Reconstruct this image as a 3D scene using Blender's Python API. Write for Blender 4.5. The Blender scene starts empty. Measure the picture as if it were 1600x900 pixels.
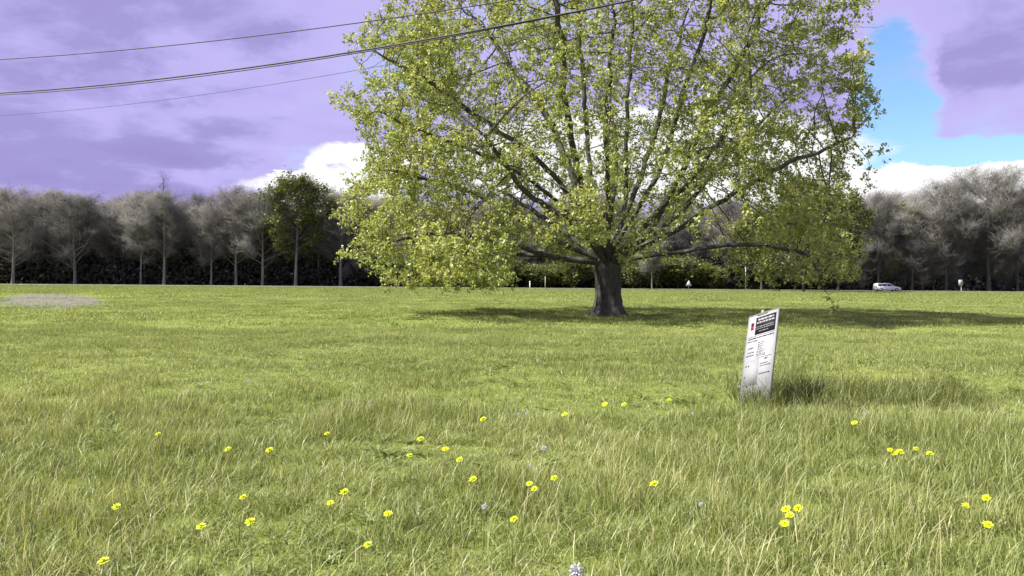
import bpy, math, random
import numpy as np
from mathutils import Matrix, Vector, Euler

rng = np.random.default_rng(11)
random.seed(11)
S = bpy.context.scene
C = S.collection
R = math.radians

# ------------------------------------------------------------------ camera
F = 1256.0                      # focal length in photograph pixels (1600 wide)
CAM = np.array((0.0, 0.0, 1.6))
PITCH, ROLL = 0.55, 0.43
camd = bpy.data.cameras.new('camera')
camd.sensor_width = 36.0
camd.lens = 36.0 * F / 1600.0
camd.clip_start = 0.05
camd.clip_end = 6000
cam = bpy.data.objects.new('camera', camd)
C.objects.link(cam)
MR = Matrix.Rotation(R(90 - PITCH), 3, 'X') @ Matrix.Rotation(R(ROLL), 3, 'Z')
cam.location = CAM
cam.rotation_euler = MR.to_euler()
S.camera = cam
RM = np.array(MR)

# ------------------------------------------------------------------ light
EXPOSURE = 1.35
SUN_EL = 50.0
SUN_DIR = Vector((-math.cos(R(SUN_EL)) * math.cos(R(8)), -math.cos(R(SUN_EL)) * math.sin(R(8)), math.sin(R(SUN_EL))))
sun = bpy.data.lights.new('sun', 'SUN')
sun.energy = 4.8
sun.angle = R(1.5)
sun.color = (1.0, 0.95, 0.85)
suno = bpy.data.objects.new('sun', sun)
suno.rotation_euler = SUN_DIR.to_track_quat('Z', 'Y').to_euler()
suno.location = (-40, -10, 40)
C.objects.link(suno)

S.view_settings.view_transform = 'Standard'
S.view_settings.look = 'None'
S.view_settings.exposure = EXPOSURE
S.view_settings.gamma = 1.0
S.view_settings.use_curve_mapping = False
S.render.engine = 'CYCLES'
S.cycles.max_bounces = 6
S.cycles.diffuse_bounces = 3
S.cycles.glossy_bounces = 2
S.cycles.transmission_bounces = 3
S.cycles.transparent_max_bounces = 4
S.cycles.use_denoising = True


def lin(c):
    return tuple((v / 255 / 12.92) if v / 255 < 0.04045 else ((v / 255 + 0.055) / 1.055) ** 2.4 for v in c)


class NT:
    """small helper to write node trees as expressions"""
    def __init__(s, tree):
        s.t = tree
        s.n = tree.nodes
        s.l = tree.links

    def put(s, sock, v):
        if v is None:
            return
        if hasattr(v, 'is_output'):
            s.l.new(v, sock)
        else:
            sock.default_value = v

    def m(s, op, a, b=None, c=None, clamp=False):
        n = s.n.new('ShaderNodeMath')
        n.operation = op
        n.use_clamp = clamp
        for i, v in enumerate((a, b, c)):
            s.put(n.inputs[i], v)
        return n.outputs[0]

    def noise(s, vec, scale, detail=4, rough=0.55, dist=0.0, out='Fac'):
        n = s.n.new('ShaderNodeTexNoise')
        s.put(n.inputs['Vector'], vec)
        n.inputs['Scale'].default_value = scale
        n.inputs['Detail'].default_value = detail
        n.inputs['Roughness'].default_value = rough
        n.inputs['Distortion'].default_value = dist
        return n.outputs[out]

    def ramp(s, fac, stops, interp='LINEAR'):
        n = s.n.new('ShaderNodeValToRGB')
        r = n.color_ramp
        r.interpolation = interp
        while len(r.elements) < len(stops):
            r.elements.new(0.5)
        for e, (p, c) in zip(r.elements, stops):
            e.position = p
            e.color = tuple(c) + (1,) if len(c) == 3 else c
        s.put(n.inputs[0], fac)
        return n.outputs[0]

    def mix(s, fac, a, b, blend='MIX'):
        n = s.n.new('ShaderNodeMix')
        n.data_type = 'RGBA'
        n.blend_type = blend
        s.put(n.inputs[0], fac)
        for i, v in ((6, a), (7, b)):
            if isinstance(v, tuple) and len(v) == 3:
                v = v + (1,)
            s.put(n.inputs[i], v)
        return n.outputs[2]

    def sm(s, x, lo, hi):
        n = s.n.new('ShaderNodeMapRange')
        n.interpolation_type = 'SMOOTHSTEP'
        s.put(n.inputs[0], x)
        n.inputs[1].default_value = lo
        n.inputs[2].default_value = hi
        return n.outputs[0]

    def vec(s, x, y, z):
        n = s.n.new('ShaderNodeCombineXYZ')
        for i, v in enumerate((x, y, z)):
            s.put(n.inputs[i], v)
        return n.outputs[0]

    def sep(s, v):
        n = s.n.new('ShaderNodeSeparateXYZ')
        s.l.new(v, n.inputs[0])
        return n.outputs


# sky: physical sky behind layers of broken cloud
def build_world():
    w = bpy.data.worlds.new('World')
    S.world = w
    w.use_nodes = True
    t = NT(w.node_tree)
    t.n.clear()
    out = t.n.new('ShaderNodeOutputWorld')
    bg = t.n.new('ShaderNodeBackground')
    STR = 0.1
    bg.inputs[1].default_value = STR
    sky = t.n.new('ShaderNodeTexSky')
    sky.sky_type = 'NISHITA'
    sky.sun_disc = False
    sky.sun_elevation = R(SUN_EL)
    sky.sun_rotation = math.atan2(SUN_DIR.x, SUN_DIR.y)
    sky.air_density = 1.0
    sky.dust_density = 0.6
    sky.ozone_density = 1.5
    tc = t.n.new('ShaderNodeTexCoord')
    d = tc.outputs['Generated']
    x, y, z = t.sep(d)
    az = t.m('MULTIPLY', t.m('ARCTAN2', x, y), 180 / math.pi)
    el = t.m('MULTIPLY', t.m('ARCSINE', z), 180 / math.pi)
    zz = t.m('ADD', t.m('MAXIMUM', z, 0.0), 0.22)
    pl = t.vec(t.m('DIVIDE', x, zz), t.m('DIVIDE', y, zz), 0.3)
    n1 = t.noise(pl, 1.5, 6, 0.55, 0.3)
    n2 = t.noise(pl, 4.5, 5, 0.6, 0.2)
    edge = t.noise(t.vec(t.m('MULTIPLY', az, 0.2), t.m('MULTIPLY', el, 0.42), 4.0), 1.0, 9, 0.68)
    edge = t.m('SUBTRACT', edge, 0.5)

    def blob(px, py, sx, sy, amp, rag=1.2):
        a0 = math.degrees(math.atan((px - 800) / F))
        e0 = math.degrees(math.atan((432 + px / 1600 * 12 - py) / F * math.cos(R(a0))))
        da = t.m('DIVIDE', t.m('SUBTRACT', az, a0), math.degrees(sx / F))
        de = t.m('DIVIDE', t.m('SUBTRACT', el, e0), math.degrees(sy / F))
        q = t.m('ADD', t.m('MULTIPLY', da, da), t.m('MULTIPLY', de, de))
        q = t.m('ADD', q, t.m('MULTIPLY', edge, rag * 3))
        g = t.m('SUBTRACT', 1.0, t.sm(q, 0.25, 2.0))
        return t.m('MULTIPLY', g, amp)

    # thickness of the cloud sheet
    T = t.m('ADD', t.m('MULTIPLY', n1, 0.75), t.m('MULTIPLY', n2, 0.35))
    T = t.m('ADD', T, -0.10)
    for b in ((60, 120, 330, 230, 0.11), (60, 250, 260, 60, 0.04), (420, 205, 120, 18, 0.13), (310, 243, 110, 17, 0.12),
              (1560, 85, 85, 50, 0.06), (450, 90, 200, 110, -0.12), (300, 200, 200, 30, -0.07), (420, 265, 190, 30, -0.08), (1510, 190, 130, 50, -0.09),
              (1388, 165, 50, 105, -0.42), (1540, 252, 300, 26, -0.44), (1050, 210, 120, 40, -0.2)):
        T = t.m('ADD', T, blob(*b))
    k = 1.0 / (STR * 2 ** EXPOSURE)
    c_lit = tuple(v * k for v in lin((204, 196, 250)))
    c_mid = tuple(v * k for v in lin((193, 184, 246)))
    c_drk = tuple(v * k for v in lin((167, 158, 220)))
    c_dkk = tuple(v * k for v in lin((158, 149, 209)))
    cloud = t.ramp(t.m('MULTIPLY', t.m('SUBTRACT', T, 0.3), 2.0),
                   [(0.0, tuple(v * .1 for v in c_lit)), (0.40, tuple(v * .1 for v in c_mid)), (0.60, tuple(v * .1 for v in c_drk)), (0.95, tuple(v * .1 for v in c_dkk))])
    sc = t.n.new('ShaderNodeVectorMath')
    sc.operation = 'SCALE'
    t.l.new(cloud, sc.inputs[0])
    sc.inputs[3].default_value = 10.0
    cloud = sc.outputs[0]
    skyc = t.mix(1.0, sky.outputs[0], (0.58, 0.71, 0.85), 'MULTIPLY')
    base = t.mix(t.sm(T, 0.13, 0.42), skyc, cloud)
    # bright low cumulus above the horizon, thinner where the dark sheet comes down
    low = t.m('SUBTRACT', 1.0, t.sm(el, 2.0, 11.0))
    W = t.m('MULTIPLY', low, t.m('ADD', 0.1, t.m('MULTIPLY', n2, 0.55)))
    W = t.m('ADD', W, t.m('MULTIPLY', edge, 1.1))
    for b in ((540, 272, 85, 48, 0.85, 1.8), (440, 296, 80, 26, 0.8, 1.8), (1430, 296, 230, 30, 0.75, 1.8), (1000, 235, 330, 70, 0.6), (80, 300, 420, 120, -0.5)):
        W = t.m('ADD', W, blob(*b))
    white = tuple(v * k * 1.12 for v in (0.98, 0.98, 1.0))
    fin = t.mix(t.sm(W, 0.34, 0.56), base, white)
    # the haze right at the horizon
    fin = t.mix(t.m('MULTIPLY', t.m('SUBTRACT', 1.0, t.sm(el, -1.0, 4.0)), 0.35), fin, tuple(v * k for v in (0.72, 0.70, 0.82)))
    t.l.new(fin, bg.inputs[0])
    t.l.new(bg.outputs[0], out.inputs[0])


build_world()


# ------------------------------------------------------------------ helpers
def gz(x, y):
    x = np.asarray(x, float)
    y = np.asarray(y, float)
    f = 1.0 / (1.0 + np.exp((np.hypot(x, y) - 70) / 12))
    return f * (0.045 * np.sin(0.31 * x + 0.4) * np.sin(0.27 * y + 1.0) + 0.03 * np.sin(0.83 * x + 0.5 * y))


def ray(px, py):
    v = np.array(((px - 800) / F, (450 - py) / F, -1.0))
    return RM @ v


def on_ground(px, py, h=0.0):
    d = ray(px, py)
    z = h
    for _ in range(4):
        s = (z - CAM[2]) / d[2]
        p = CAM + s * d
        z = float(gz(p[0], p[1])) + h
    return p


def at_depth(px, py, Y):
    d = ray(px, py)
    return CAM + d * (Y / d[1])


def tag(o, label=None, cat=None, group=None, kind=None):
    for k, v in (('label', label), ('category', cat), ('group', group), ('kind', kind)):
        if v:
            o[k] = v
    return o


def empty(name, loc=(0, 0, 0), rz=0.0):
    o = bpy.data.objects.new(name, None)
    o.location = loc
    o.rotation_euler = (0, 0, rz)
    o.empty_display_size = 0.2
    C.objects.link(o)
    return o


def link(name, me, mats=None, parent=None):
    o = bpy.data.objects.new(name, me)
    if mats is not None and len(me.materials) == 0:
        for m in (mats if isinstance(mats, (list, tuple)) else [mats]):
            me.materials.append(m)
    C.objects.link(o)
    o.parent = parent
    return o


def copy_tree(o, parent=None):
    c = o.copy()
    C.objects.link(c)
    c.parent = parent
    for ch in list(o.children):
        copy_tree(ch, c)
    return c


def np_mesh(name, V, faces, smooth=False, attrs=None):
    """V (n,3); faces: list of int arrays (m,k)"""
    me = bpy.data.meshes.new(name)
    V = np.ascontiguousarray(V, dtype=np.float32)
    me.vertices.add(len(V))
    me.vertices.foreach_set('co', V.ravel())
    faces = [np.asarray(f, dtype=np.int32) for f in faces if len(f)]
    idx = np.concatenate([f.ravel() for f in faces])
    tot = np.concatenate([np.full(len(f), f.shape[1], np.int32) for f in faces])
    st = np.concatenate(([0], np.cumsum(tot)[:-1])).astype(np.int32)
    me.loops.add(len(idx))
    me.loops.foreach_set('vertex_index', idx)
    me.polygons.add(len(tot))
    me.polygons.foreach_set('loop_start', st)
    me.polygons.foreach_set('loop_total', tot)
    if smooth:
        me.polygons.foreach_set('use_smooth', np.ones(len(tot), bool))
    for k, a in (attrs or {}).items():
        at = me.attributes.new(k, 'FLOAT', 'POINT')
        at.data.foreach_set('value', np.ascontiguousarray(a, dtype=np.float32))
    me.update(calc_edges=True)
    me.validate()
    return me


class MB:
    """collects shapes into one mesh"""
    def __init__(s):
        s.V = []
        s.Fq = []
        s.Ft = []
        s.n = 0

    def add(s, V, quads=(), tris=()):
        V = np.asarray(V, float).reshape(-1, 3)
        if len(quads):
            s.Fq.append(np.asarray(quads) + s.n)
        if len(tris):
            s.Ft.append(np.asarray(tris) + s.n)
        s.V.append(V)
        s.n += len(V)

    def box(s, c, size, M=None):
        h = np.asarray(size) / 2
        v = np.array([(a, b, d) for a in (-1, 1) for b in (-1, 1) for d in (-1, 1)]) * h
        if M is not None:
            v = v @ np.asarray(M).T
        s.add(v + np.asarray(c), [(0, 1, 3, 2), (4, 6, 7, 5), (0, 4, 5, 1), (2, 3, 7, 6), (0, 2, 6, 4), (1, 5, 7, 3)])

    def tube(s, P, r, n=6, caps=True):
        P = np.asarray(P, float)
        r = np.broadcast_to(np.asarray(r, float), (len(P),))
        T = np.gradient(P, axis=0)
        T /= np.linalg.norm(T, axis=1)[:, None] + 1e-9
        ref = np.array((0.31, 0.93, 0.17)) if abs(T[0][2]) > 0.7 else np.array((0.1, 0.05, 1.0))
        A = np.cross(T, ref)
        A /= np.linalg.norm(A, axis=1)[:, None] + 1e-9
        B = np.cross(T, A)
        th = np.arange(n) * 2 * math.pi / n
        V = P[:, None] + r[:, None, None] * (A[:, None] * np.cos(th)[None, :, None] + B[:, None] * np.sin(th)[None, :, None])
        k = len(P)
        i = np.arange(k - 1)[:, None] * n
        j = np.arange(n)[None]
        j2 = (j + 1) % n
        q = np.stack([i + j, i + j2, i + n + j2, i + n + j], -1).reshape(-1, 4)
        V = V.reshape(-1, 3)
        tr = []
        if caps:
            V = np.vstack([V, P[:1], P[-1:]])
            c0, c1 = k * n, k * n + 1
            tr = [(c0, (a + 1) % n, a) for a in range(n)] + [(c1, (k - 1) * n + a, (k - 1) * n + (a + 1) % n) for a in range(n)]
        s.add(V, q, tr)

    def mesh(s, name, smooth=False, attrs=None):
        f = []
        if s.Fq:
            f.append(np.vstack(s.Fq))
        if s.Ft:
            f.append(np.vstack(s.Ft))
        return np_mesh(name, np.vstack(s.V), f, smooth, attrs)

    def build(s, name, mat, parent=None, smooth=False):
        return link(name, s.mesh(name, smooth), mat, parent)


# ------------------------------------------------------------------ materials
def new_mat(name):
    m = bpy.data.materials.new(name)
    m.use_nodes = True
    t = NT(m.node_tree)
    t.n.clear()
    out = t.n.new('ShaderNodeOutputMaterial')
    return m, t, out


def plain(name, col, rough=0.6, metal=0.0, var=0.12, scale=6.0, bump=0.0, spec=0.4):
    m, t, out = new_mat(name)
    p = t.n.new('ShaderNodeBsdfPrincipled')
    tc = t.n.new('ShaderNodeTexCoord')
    n = t.noise(tc.outputs['Object'], scale, 5, 0.6)
    lo = tuple(max(0, c * (1 - var * 2)) for c in col)
    hi = tuple(min(1, c * (1 + var)) for c in col)
    t.l.new(t.ramp(n, [(0.3, lo), (0.7, hi)]), p.inputs['Base Color'])
    p.inputs['Roughness'].default_value = rough
    p.inputs['Metallic'].default_value = metal
    p.inputs['Specular IOR Level'].default_value = spec
    if bump:
        b = t.n.new('ShaderNodeBump')
        b.inputs['Strength'].default_value = bump
        t.l.new(n, b.inputs['Height'])
        t.l.new(b.outputs[0], p.inputs['Normal'])
    t.l.new(p.outputs[0], out.inputs[0])
    return m


def leafy(name, stops, trans=0.4, gloss=0.05, per_place=None, per_tree=0):
    """thin leaf: diffuse, light passing through, a little sheen; colour from the 'tint' attribute"""
    m, t, out = new_mat(name)
    a = t.n.new('ShaderNodeAttribute')
    a.attribute_name = 'tint'
    f = a.outputs['Fac']
    if per_place:
        oi = t.n.new('ShaderNodeObjectInfo')
        loc = oi.outputs['Location']
        n1 = t.noise(loc, per_place[0], 4, 0.6)
        n2 = t.noise(loc, per_place[0] * 7, 3, 0.6)
        off = t.m('MULTIPLY', t.m('SUBTRACT', t.m('ADD', t.m('MULTIPLY', n1, 0.65), t.m('MULTIPLY', n2, 0.35)), 0.5), per_place[1])
        f = t.m('ADD', f, off, clamp=True)
    if per_tree:
        oi = t.n.new('ShaderNodeObjectInfo')
        f = t.m('ADD', f, t.m('MULTIPLY', t.m('SUBTRACT', oi.outputs['Random'], 0.5), per_tree), clamp=True)
    col = t.ramp(f, stops)
    d = t.n.new('ShaderNodeBsdfDiffuse')
    tr = t.n.new('ShaderNodeBsdfTranslucent')
    t.l.new(col, d.inputs[0])
    t.l.new(t.mix(1.0, col, (1.15, 1.1, 0.6), 'MULTIPLY'), tr.inputs[0])
    mx = t.n.new('ShaderNodeMixShader')
    mx.inputs[0].default_value = trans
    t.l.new(d.outputs[0], mx.inputs[1])
    t.l.new(tr.outputs[0], mx.inputs[2])
    g = t.n.new('ShaderNodeBsdfGlossy')
    g.inputs['Roughness'].default_value = 0.45
    g.inputs[0].default_value = (0.8, 0.85, 0.8, 1)
    m2 = t.n.new('ShaderNodeMixShader')
    m2.inputs[0].default_value = gloss
    t.l.new(mx.outputs[0], m2.inputs[1])
    t.l.new(g.outputs[0], m2.inputs[2])
    t.l.new(m2.outputs[0], out.inputs[0])
    return m


def bark(name, lo, hi, scale=5.0, moss=None):
    m, t, out = new_mat(name)
    p = t.n.new('ShaderNodeBsdfPrincipled')
    tc = t.n.new('ShaderNodeTexCoord')
    mp = t.n.new('ShaderNodeMapping')
    mp.inputs['Scale'].default_value = (1, 1, 0.22)
    t.l.new(tc.outputs['Object'], mp.inputs[0])
    n = t.noise(mp.outputs[0], scale, 7, 0.7, 0.6)
    n2 = t.noise(tc.outputs['Object'], 0.9, 4, 0.6)
    f = t.m('ADD', t.m('MULTIPLY', n, 0.75), t.m('MULTIPLY', n2, 0.25))
    col = t.ramp(f, [(0.32, lo), (0.68, hi)])
    if moss:
        col = t.mix(t.m('MULTIPLY', t.sm(n2, 0.5, 0.72), 0.6), col, moss)
    t.l.new(col, p.inputs['Base Color'])
    p.inputs['Roughness'].default_value = 0.9
    p.inputs['Specular IOR Level'].default_value = 0.15
    b = t.n.new('ShaderNodeBump')
    b.inputs['Strength'].default_value = 0.9
    b.inputs['Distance'].default_value = 0.06
    t.l.new(n, b.inputs['Height'])
    t.l.new(b.outputs[0], p.inputs['Normal'])
    t.l.new(p.outputs[0], out.inputs[0])
    return m


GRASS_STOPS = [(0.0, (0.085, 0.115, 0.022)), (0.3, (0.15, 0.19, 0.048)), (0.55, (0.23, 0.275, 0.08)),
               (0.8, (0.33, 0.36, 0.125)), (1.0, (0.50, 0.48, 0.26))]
M = {}
M['grass'] = leafy('meadow grass blades', GRASS_STOPS, 0.35, 0.03, per_place=(0.22, 1.15))
M['tall_grass'] = leafy('rank grass blades', [(0, (0.05, 0.07, 0.015)), (0.5, (0.12, 0.15, 0.035)), (0.85, (0.27, 0.29, 0.10)), (1, (0.42, 0.40, 0.19))], 0.3, 0.03)
M['oak_leaf'] = leafy('young oak leaves', [(0, (0.15, 0.185, 0.045)), (0.45, (0.285, 0.33, 0.10)), (0.8, (0.41, 0.445, 0.155)), (1, (0.52, 0.52, 0.21))], 0.45, 0.04)
M['green_leaf'] = leafy('olive green spring leaves', [(0, (0.06, 0.07, 0.014)), (0.5, (0.115, 0.135, 0.024)), (1, (0.19, 0.205, 0.045))], 0.35, 0.03)
M['brush'] = leafy('evergreen undergrowth darkened for shade', [(0, (0.028, 0.027, 0.024)), (0.6, (0.062, 0.06, 0.05)), (1, (0.19, 0.183, 0.15))], 0.1, 0.0)  # shade beneath the trees is put into these dark leaf colours
M['oak_bark'] = bark('oak bark', (0.018, 0.017, 0.015), (0.15, 0.142, 0.128), 5.0, (0.055, 0.058, 0.036))
M['grey_bark'] = bark('grey bark', (0.05, 0.045, 0.04), (0.14, 0.128, 0.115), 3.0)
M['pale_bark'] = bark('pale bark', (0.12, 0.11, 0.10), (0.27, 0.26, 0.24), 3.0)
M['twig'] = leafy('bare twigs', [(0, (0.105, 0.101, 0.094)), (0.5, (0.165, 0.159, 0.147)), (1, (0.24, 0.23, 0.21))], 0.0, 0.0, per_tree=0.9)


def ground_material():
    m, t, out = new_mat('meadow ground')
    p = t.n.new('ShaderNodeBsdfPrincipled')
    g = t.n.new('ShaderNodeNewGeometry')
    pos = g.outputs['Position']
    x, y, z = t.sep(pos)
    n1 = t.noise(pos, 0.22, 4, 0.6)
    n2 = t.noise(pos, 1.54, 3, 0.6)
    n3 = t.noise(pos, 9.0, 6, 0.7)
    n4 = t.noise(pos, 0.035, 3, 0.5)
    f = t.m('ADD', t.m('MULTIPLY', n1, 0.4), t.m('MULTIPLY', n2, 0.25))
    f = t.m('ADD', f, t.m('MULTIPLY', n3, 0.35))
    f = t.m('ADD', f, t.m('MULTIPLY', t.m('SUBTRACT', n4, 0.5), 0.3))
    col = t.ramp(f, [(0.25, (0.09, 0.115, 0.028)), (0.45, (0.17, 0.21, 0.05)), (0.6, (0.23, 0.27, 0.07)), (0.75, (0.32, 0.33, 0.12))])
    # worn, greyish patch of bare soil and dead grass
    a = np.array((-29.5, 57.0))
    dx = t.m('DIVIDE', t.m('ADD', x, t.m('MULTIPLY', y, 0.575)), 4.0)
    dy = t.m('DIVIDE', t.m('SUBTRACT', y, float(a[1])), 19.0)
    q = t.m('ADD', t.m('MULTIPLY', dx, dx), t.m('MULTIPLY', dy, dy))
    q = t.m('ADD', q, t.m('MULTIPLY', t.m('SUBTRACT', n2, 0.5), 1.6))
    mask = t.m('SUBTRACT', 1.0, t.sm(q, 0.6, 1.1))
    soil = t.ramp(n3, [(0.3, (0.13, 0.125, 0.11)), (0.7, (0.21, 0.205, 0.18))])
    col = t.mix(mask, col, soil)
    t.l.new(col, p.inputs['Base Color'])
    p.inputs['Roughness'].default_value = 1.0
    p.inputs['Specular IOR Level'].default_value = 0.05
    b = t.n.new('ShaderNodeBump')
    b.inputs['Strength'].default_value = 0.8
    b.inputs['Distance'].default_value = 0.12
    t.l.new(t.m('ADD', n3, n2), b.inputs['Height'])
    t.l.new(b.outputs[0], p.inputs['Normal'])
    t.l.new(p.outputs[0], out.inputs[0])
    return m


# ------------------------------------------------------------------ ground, road
def axis(neg, pos, fine, n_far):
    a = np.arange(neg, pos + fine / 2, fine)
    far = np.geomspace(1, 2500, n_far)
    return np.concatenate(((neg - far)[::-1], a, pos + far))


gx, gy = axis(-60, 60, 1.0, 22), axis(-10, 95, 1.0, 22)
X, Y = np.meshgrid(gx, gy)
V = np.stack([X, Y, gz(X, Y)], -1).reshape(-1, 3)
nx, ny = len(gx), len(gy)
i = (np.arange(ny - 1)[:, None] * nx + np.arange(nx - 1)[None]).ravel()
o = link('ground', np_mesh('ground', V, [np.stack([i, i + 1, i + nx + 1, i + nx], -1)], True), ground_material())
tag(o, kind='structure')

ROAD_Y = 150.0
M['asphalt'] = plain('asphalt', (0.09, 0.09, 0.092), 0.9, var=0.15, scale=0.6)
M['kerb'] = plain('kerb concrete', (0.27, 0.265, 0.25), 0.85, var=0.12, scale=0.8)
mb = MB()
xs = np.linspace(-420, 420, 43)
v = np.vstack([np.stack([xs, np.full(43, ROAD_Y), np.full(43, 0.03)], -1), np.stack([xs, np.full(43, ROAD_Y + 7), np.full(43, 0.03)], -1)])
a = np.arange(42)
mb.add(v, np.stack([a, a + 1, a + 44, a + 43], -1))
tag(mb.build('road', M['asphalt']), kind='structure')
mb = MB()
mb.box((0, ROAD_Y + 7.1, 0.06), (840, 0.2, 0.2))
tag(mb.build('kerb', M['kerb']), kind='structure')


# ------------------------------------------------------------------ the oak
OAK = on_ground(949, 494)
OY = float(OAK[1])
PXM = F / OY


def oak_pt(px, py, dy=0.0):
    """photograph position at the oak's own distance, moved back by dy metres, in the tree's coordinates"""
    p = at_depth(px, py, OY)
    p = p + np.array((0, dy, 0))
    return p - OAK


def crown_R(z):
    return np.interp(z, [0.8, 1.6, 2.6, 4.5, 7.0, 9.5, 12.0, 14.0, 16.0, 17.5, 18.3], [8.0, 10.8, 11.6, 11.9, 12.1, 12.2, 11.9, 11.0, 9.0, 5.8, 1.5])


class Noise3:
    """cheap value noise for clumping"""
    def __init__(s, cell, seed):
        s.c = cell
        s.g = np.random.default_rng(seed).random((24, 24, 24))

    def __call__(s, P):
        q = P / s.c + 40.0
        i0 = np.floor(q).astype(int)
        f = q - i0
        f = f * f * (3 - 2 * f)
        r = 0
        for a in (0, 1):
            for b in (0, 1):
                for c in (0, 1):
                    w = (f[:, 0] if a else 1 - f[:, 0]) * (f[:, 1] if b else 1 - f[:, 1]) * (f[:, 2] if c else 1 - f[:, 2])
                    r = r + w * s.g[(i0[:, 0] + a) % 24, (i0[:, 1] + b) % 24, (i0[:, 2] + c) % 24]
        return r


def crown_points(n):
    out = []
    nz = Noise3(1.7, 5)
    nl = Noise3(2.5, 14)
    while sum(map(len, out)) < n:
        z = rng.uniform(0.9, 18.2, 20000)
        th = rng.uniform(0, 2 * math.pi, 20000)
        u = np.sqrt(rng.random(20000))
        Rz = crown_R(z) * (0.82 + 0.32 * nl(np.stack([np.cos(th) * 9, np.sin(th) * 9, z], -1)))
        x = u * Rz * np.cos(th) * np.where(np.cos(th) < 0, 1.02, 0.99) - 0.1
        y = u * Rz * np.sin(th) * 0.86
        P = np.stack([x, y, z], -1)
        dens = 0.30 + 0.70 * u ** 1.5
        dens = dens * np.clip((nz(P) - 0.22) * 2.4, 0, 1)
        zmin = np.where(x < -4.5, 1.3, np.where(x > 7.0, 1.5, 3.0 + 0.0 * x))
        zmin = np.where(np.hypot(x, y) < 3.2, 2.3, zmin)
        dens = np.where(z < zmin, 0, dens)
        # the lower right of the crown is thin, its limbs show
        dens = np.where((x > 2.0) & (x < 6.8) & (z < 5.6), dens * 0.42, dens)
        dens = np.where((x > 6.8) & (z < 5.6), np.minimum(dens * 1.3, 1), dens)
        dens = np.where((x > 2.4) & (x < 6.5) & (z < 5.0), dens * 0.30, dens)
        dens = np.where((np.abs(x) < 3.5) & (z > 3.2) & (z < 7.5), dens * 0.75, dens)
        dens = np.where((x < -5) & (z < 5), np.minimum(dens * 1.7, 1), dens)
        keep = rng.random(20000) < dens
        out.append(P[keep])
    return np.vstack(out)[:n]


def wobble(P, amp, seed):
    r = np.random.default_rng(seed)
    n = len(P)
    w = r.normal(0, 1, (n, 3))
    w = (w + np.roll(w, 1, 0) + np.roll(w, 2, 0)) / 1.7
    w[0] = 0
    return P + w * amp * np.linspace(0.2, 1, n)[:, None]


def spline(pts, step):
    pts = np.asarray(pts, float)
    d = np.concatenate(([0], np.cumsum(np.linalg.norm(np.diff(pts, axis=0), axis=1))))
    n = max(3, int(d[-1] / step) + 1)
    s = np.linspace(0, d[-1], n)
    # Catmull-Rom through the points
    out = []
    ext = np.vstack([2 * pts[0] - pts[1], pts, 2 * pts[-1] - pts[-2]])
    for v in s:
        k = min(np.searchsorted(d, v, 'right') - 1, len(pts) - 2)
        u = (v - d[k]) / (d[k + 1] - d[k])
        p0, p1, p2, p3 = ext[k:k + 4]
        out.append(0.5 * ((2 * p1) + (p2 - p0) * u + (2 * p0 - 5 * p1 + 4 * p2 - p3) * u * u + (3 * p1 - p0 - 3 * p2 + p3) * u ** 3))
    return np.array(out)


LIMBS = [
    [(945, 405, 0.0), (926, 330, 0.2), (922, 240, 0.6), (914, 120, 0.9), (905, 0, 0.6)],
    [(955, 405, 0.2), (978, 330, 0.7), (984, 250, 1.2), (990, 150, 1.9), (1002, 20, 2.4)],
    [(960, 402, -0.2), (1010, 362, -0.7), (1050, 290, -1.2), (1082, 215, -1.8), (1130, 120, -2.5), (1178, 30, -3.0)],
    [(962, 405, -0.3), (1040, 368, -1.0), (1110, 320, -2.0), (1195, 272, -2.8), (1290, 232, -3.2)],
    [(960, 412, -0.3), (1030, 398, -1.2), (1100, 388, -2.2), (1170, 388, -2.9), (1225, 405, -3.3), (1238, 445, -3.5), (1250, 476, -3.7)],
    [(940, 398, -0.2), (892, 312, -0.8), (830, 252, -1.6), (760, 205, -2.4), (680, 155, -3.2), (605, 115, -3.6)],
    [(936, 405, 0.1), (862, 372, 0.3), (785, 325, 0.4), (700, 288, 0.2), (600, 268, 0.0)],
    [(934, 412, -0.3), (860, 402, -1.2), (770, 378, -2.2), (670, 372, -3.0), (585, 402, -3.6)],
    [(938, 395, 0.4), (902, 280, 1.4), (862, 170, 2.6), (802, 80, 3.6), (745, -10, 4.2)],
    [(952, 395, -0.4), (1015, 285, -1.6), (1052, 160, -2.6), (1085, 50, -3.2)],
    [(948, 400, -0.6), (940, 300, -2.4), (930, 200, -4.4), (935, 90, -6.0)],
    [(948, 405, 0.6), (965, 330, 3.0), (985, 240, 5.4), (990, 130, 7.4)],
    [(940, 405, 0.6), (880, 350, 3.0), (800, 290, 5.6), (720, 240, 7.6)],
    [(958, 405, 0.6), (1030, 345, 3.0), (1115, 280, 5.4), (1210, 215, 7.0)],
    [(940, 405, -0.6), (890, 360, -3.0), (820, 320, -5.2), (760, 250, -7.4)],
    [(958, 405, -0.6), (1000, 350, -3.2), (1050, 290, -5.6), (1100, 200, -7.6)],
    [(938, 410, 0.4), (850, 396, 2.4), (740, 395, 4.2), (640, 385, 5.0)],
    [(944, 395, 0.3), (950, 290, 0.9), (958, 170, 1.4), (960, 40, 1.6)],
    [(940, 395, -0.5), (905, 300, -1.8), (880, 200, -3.0), (868, 90, -3.8), (850, 0, -4.2)],
    [(955, 395, 0.5), (1000, 300, 2.0), (1040, 200, 3.4), (1070, 90, 4.2), (1100, -10, 4.6)],
    [(938, 400, -0.2), (880, 330, -0.9), (800, 270, -1.9), (715, 240, -2.8), (610, 200, -3.4)],
    [(960, 400, 0.3), (1060, 340, 1.2), (1140, 250, 2.4), (1230, 160, 3.2), (1290, 110, 3.4)],
]


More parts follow.
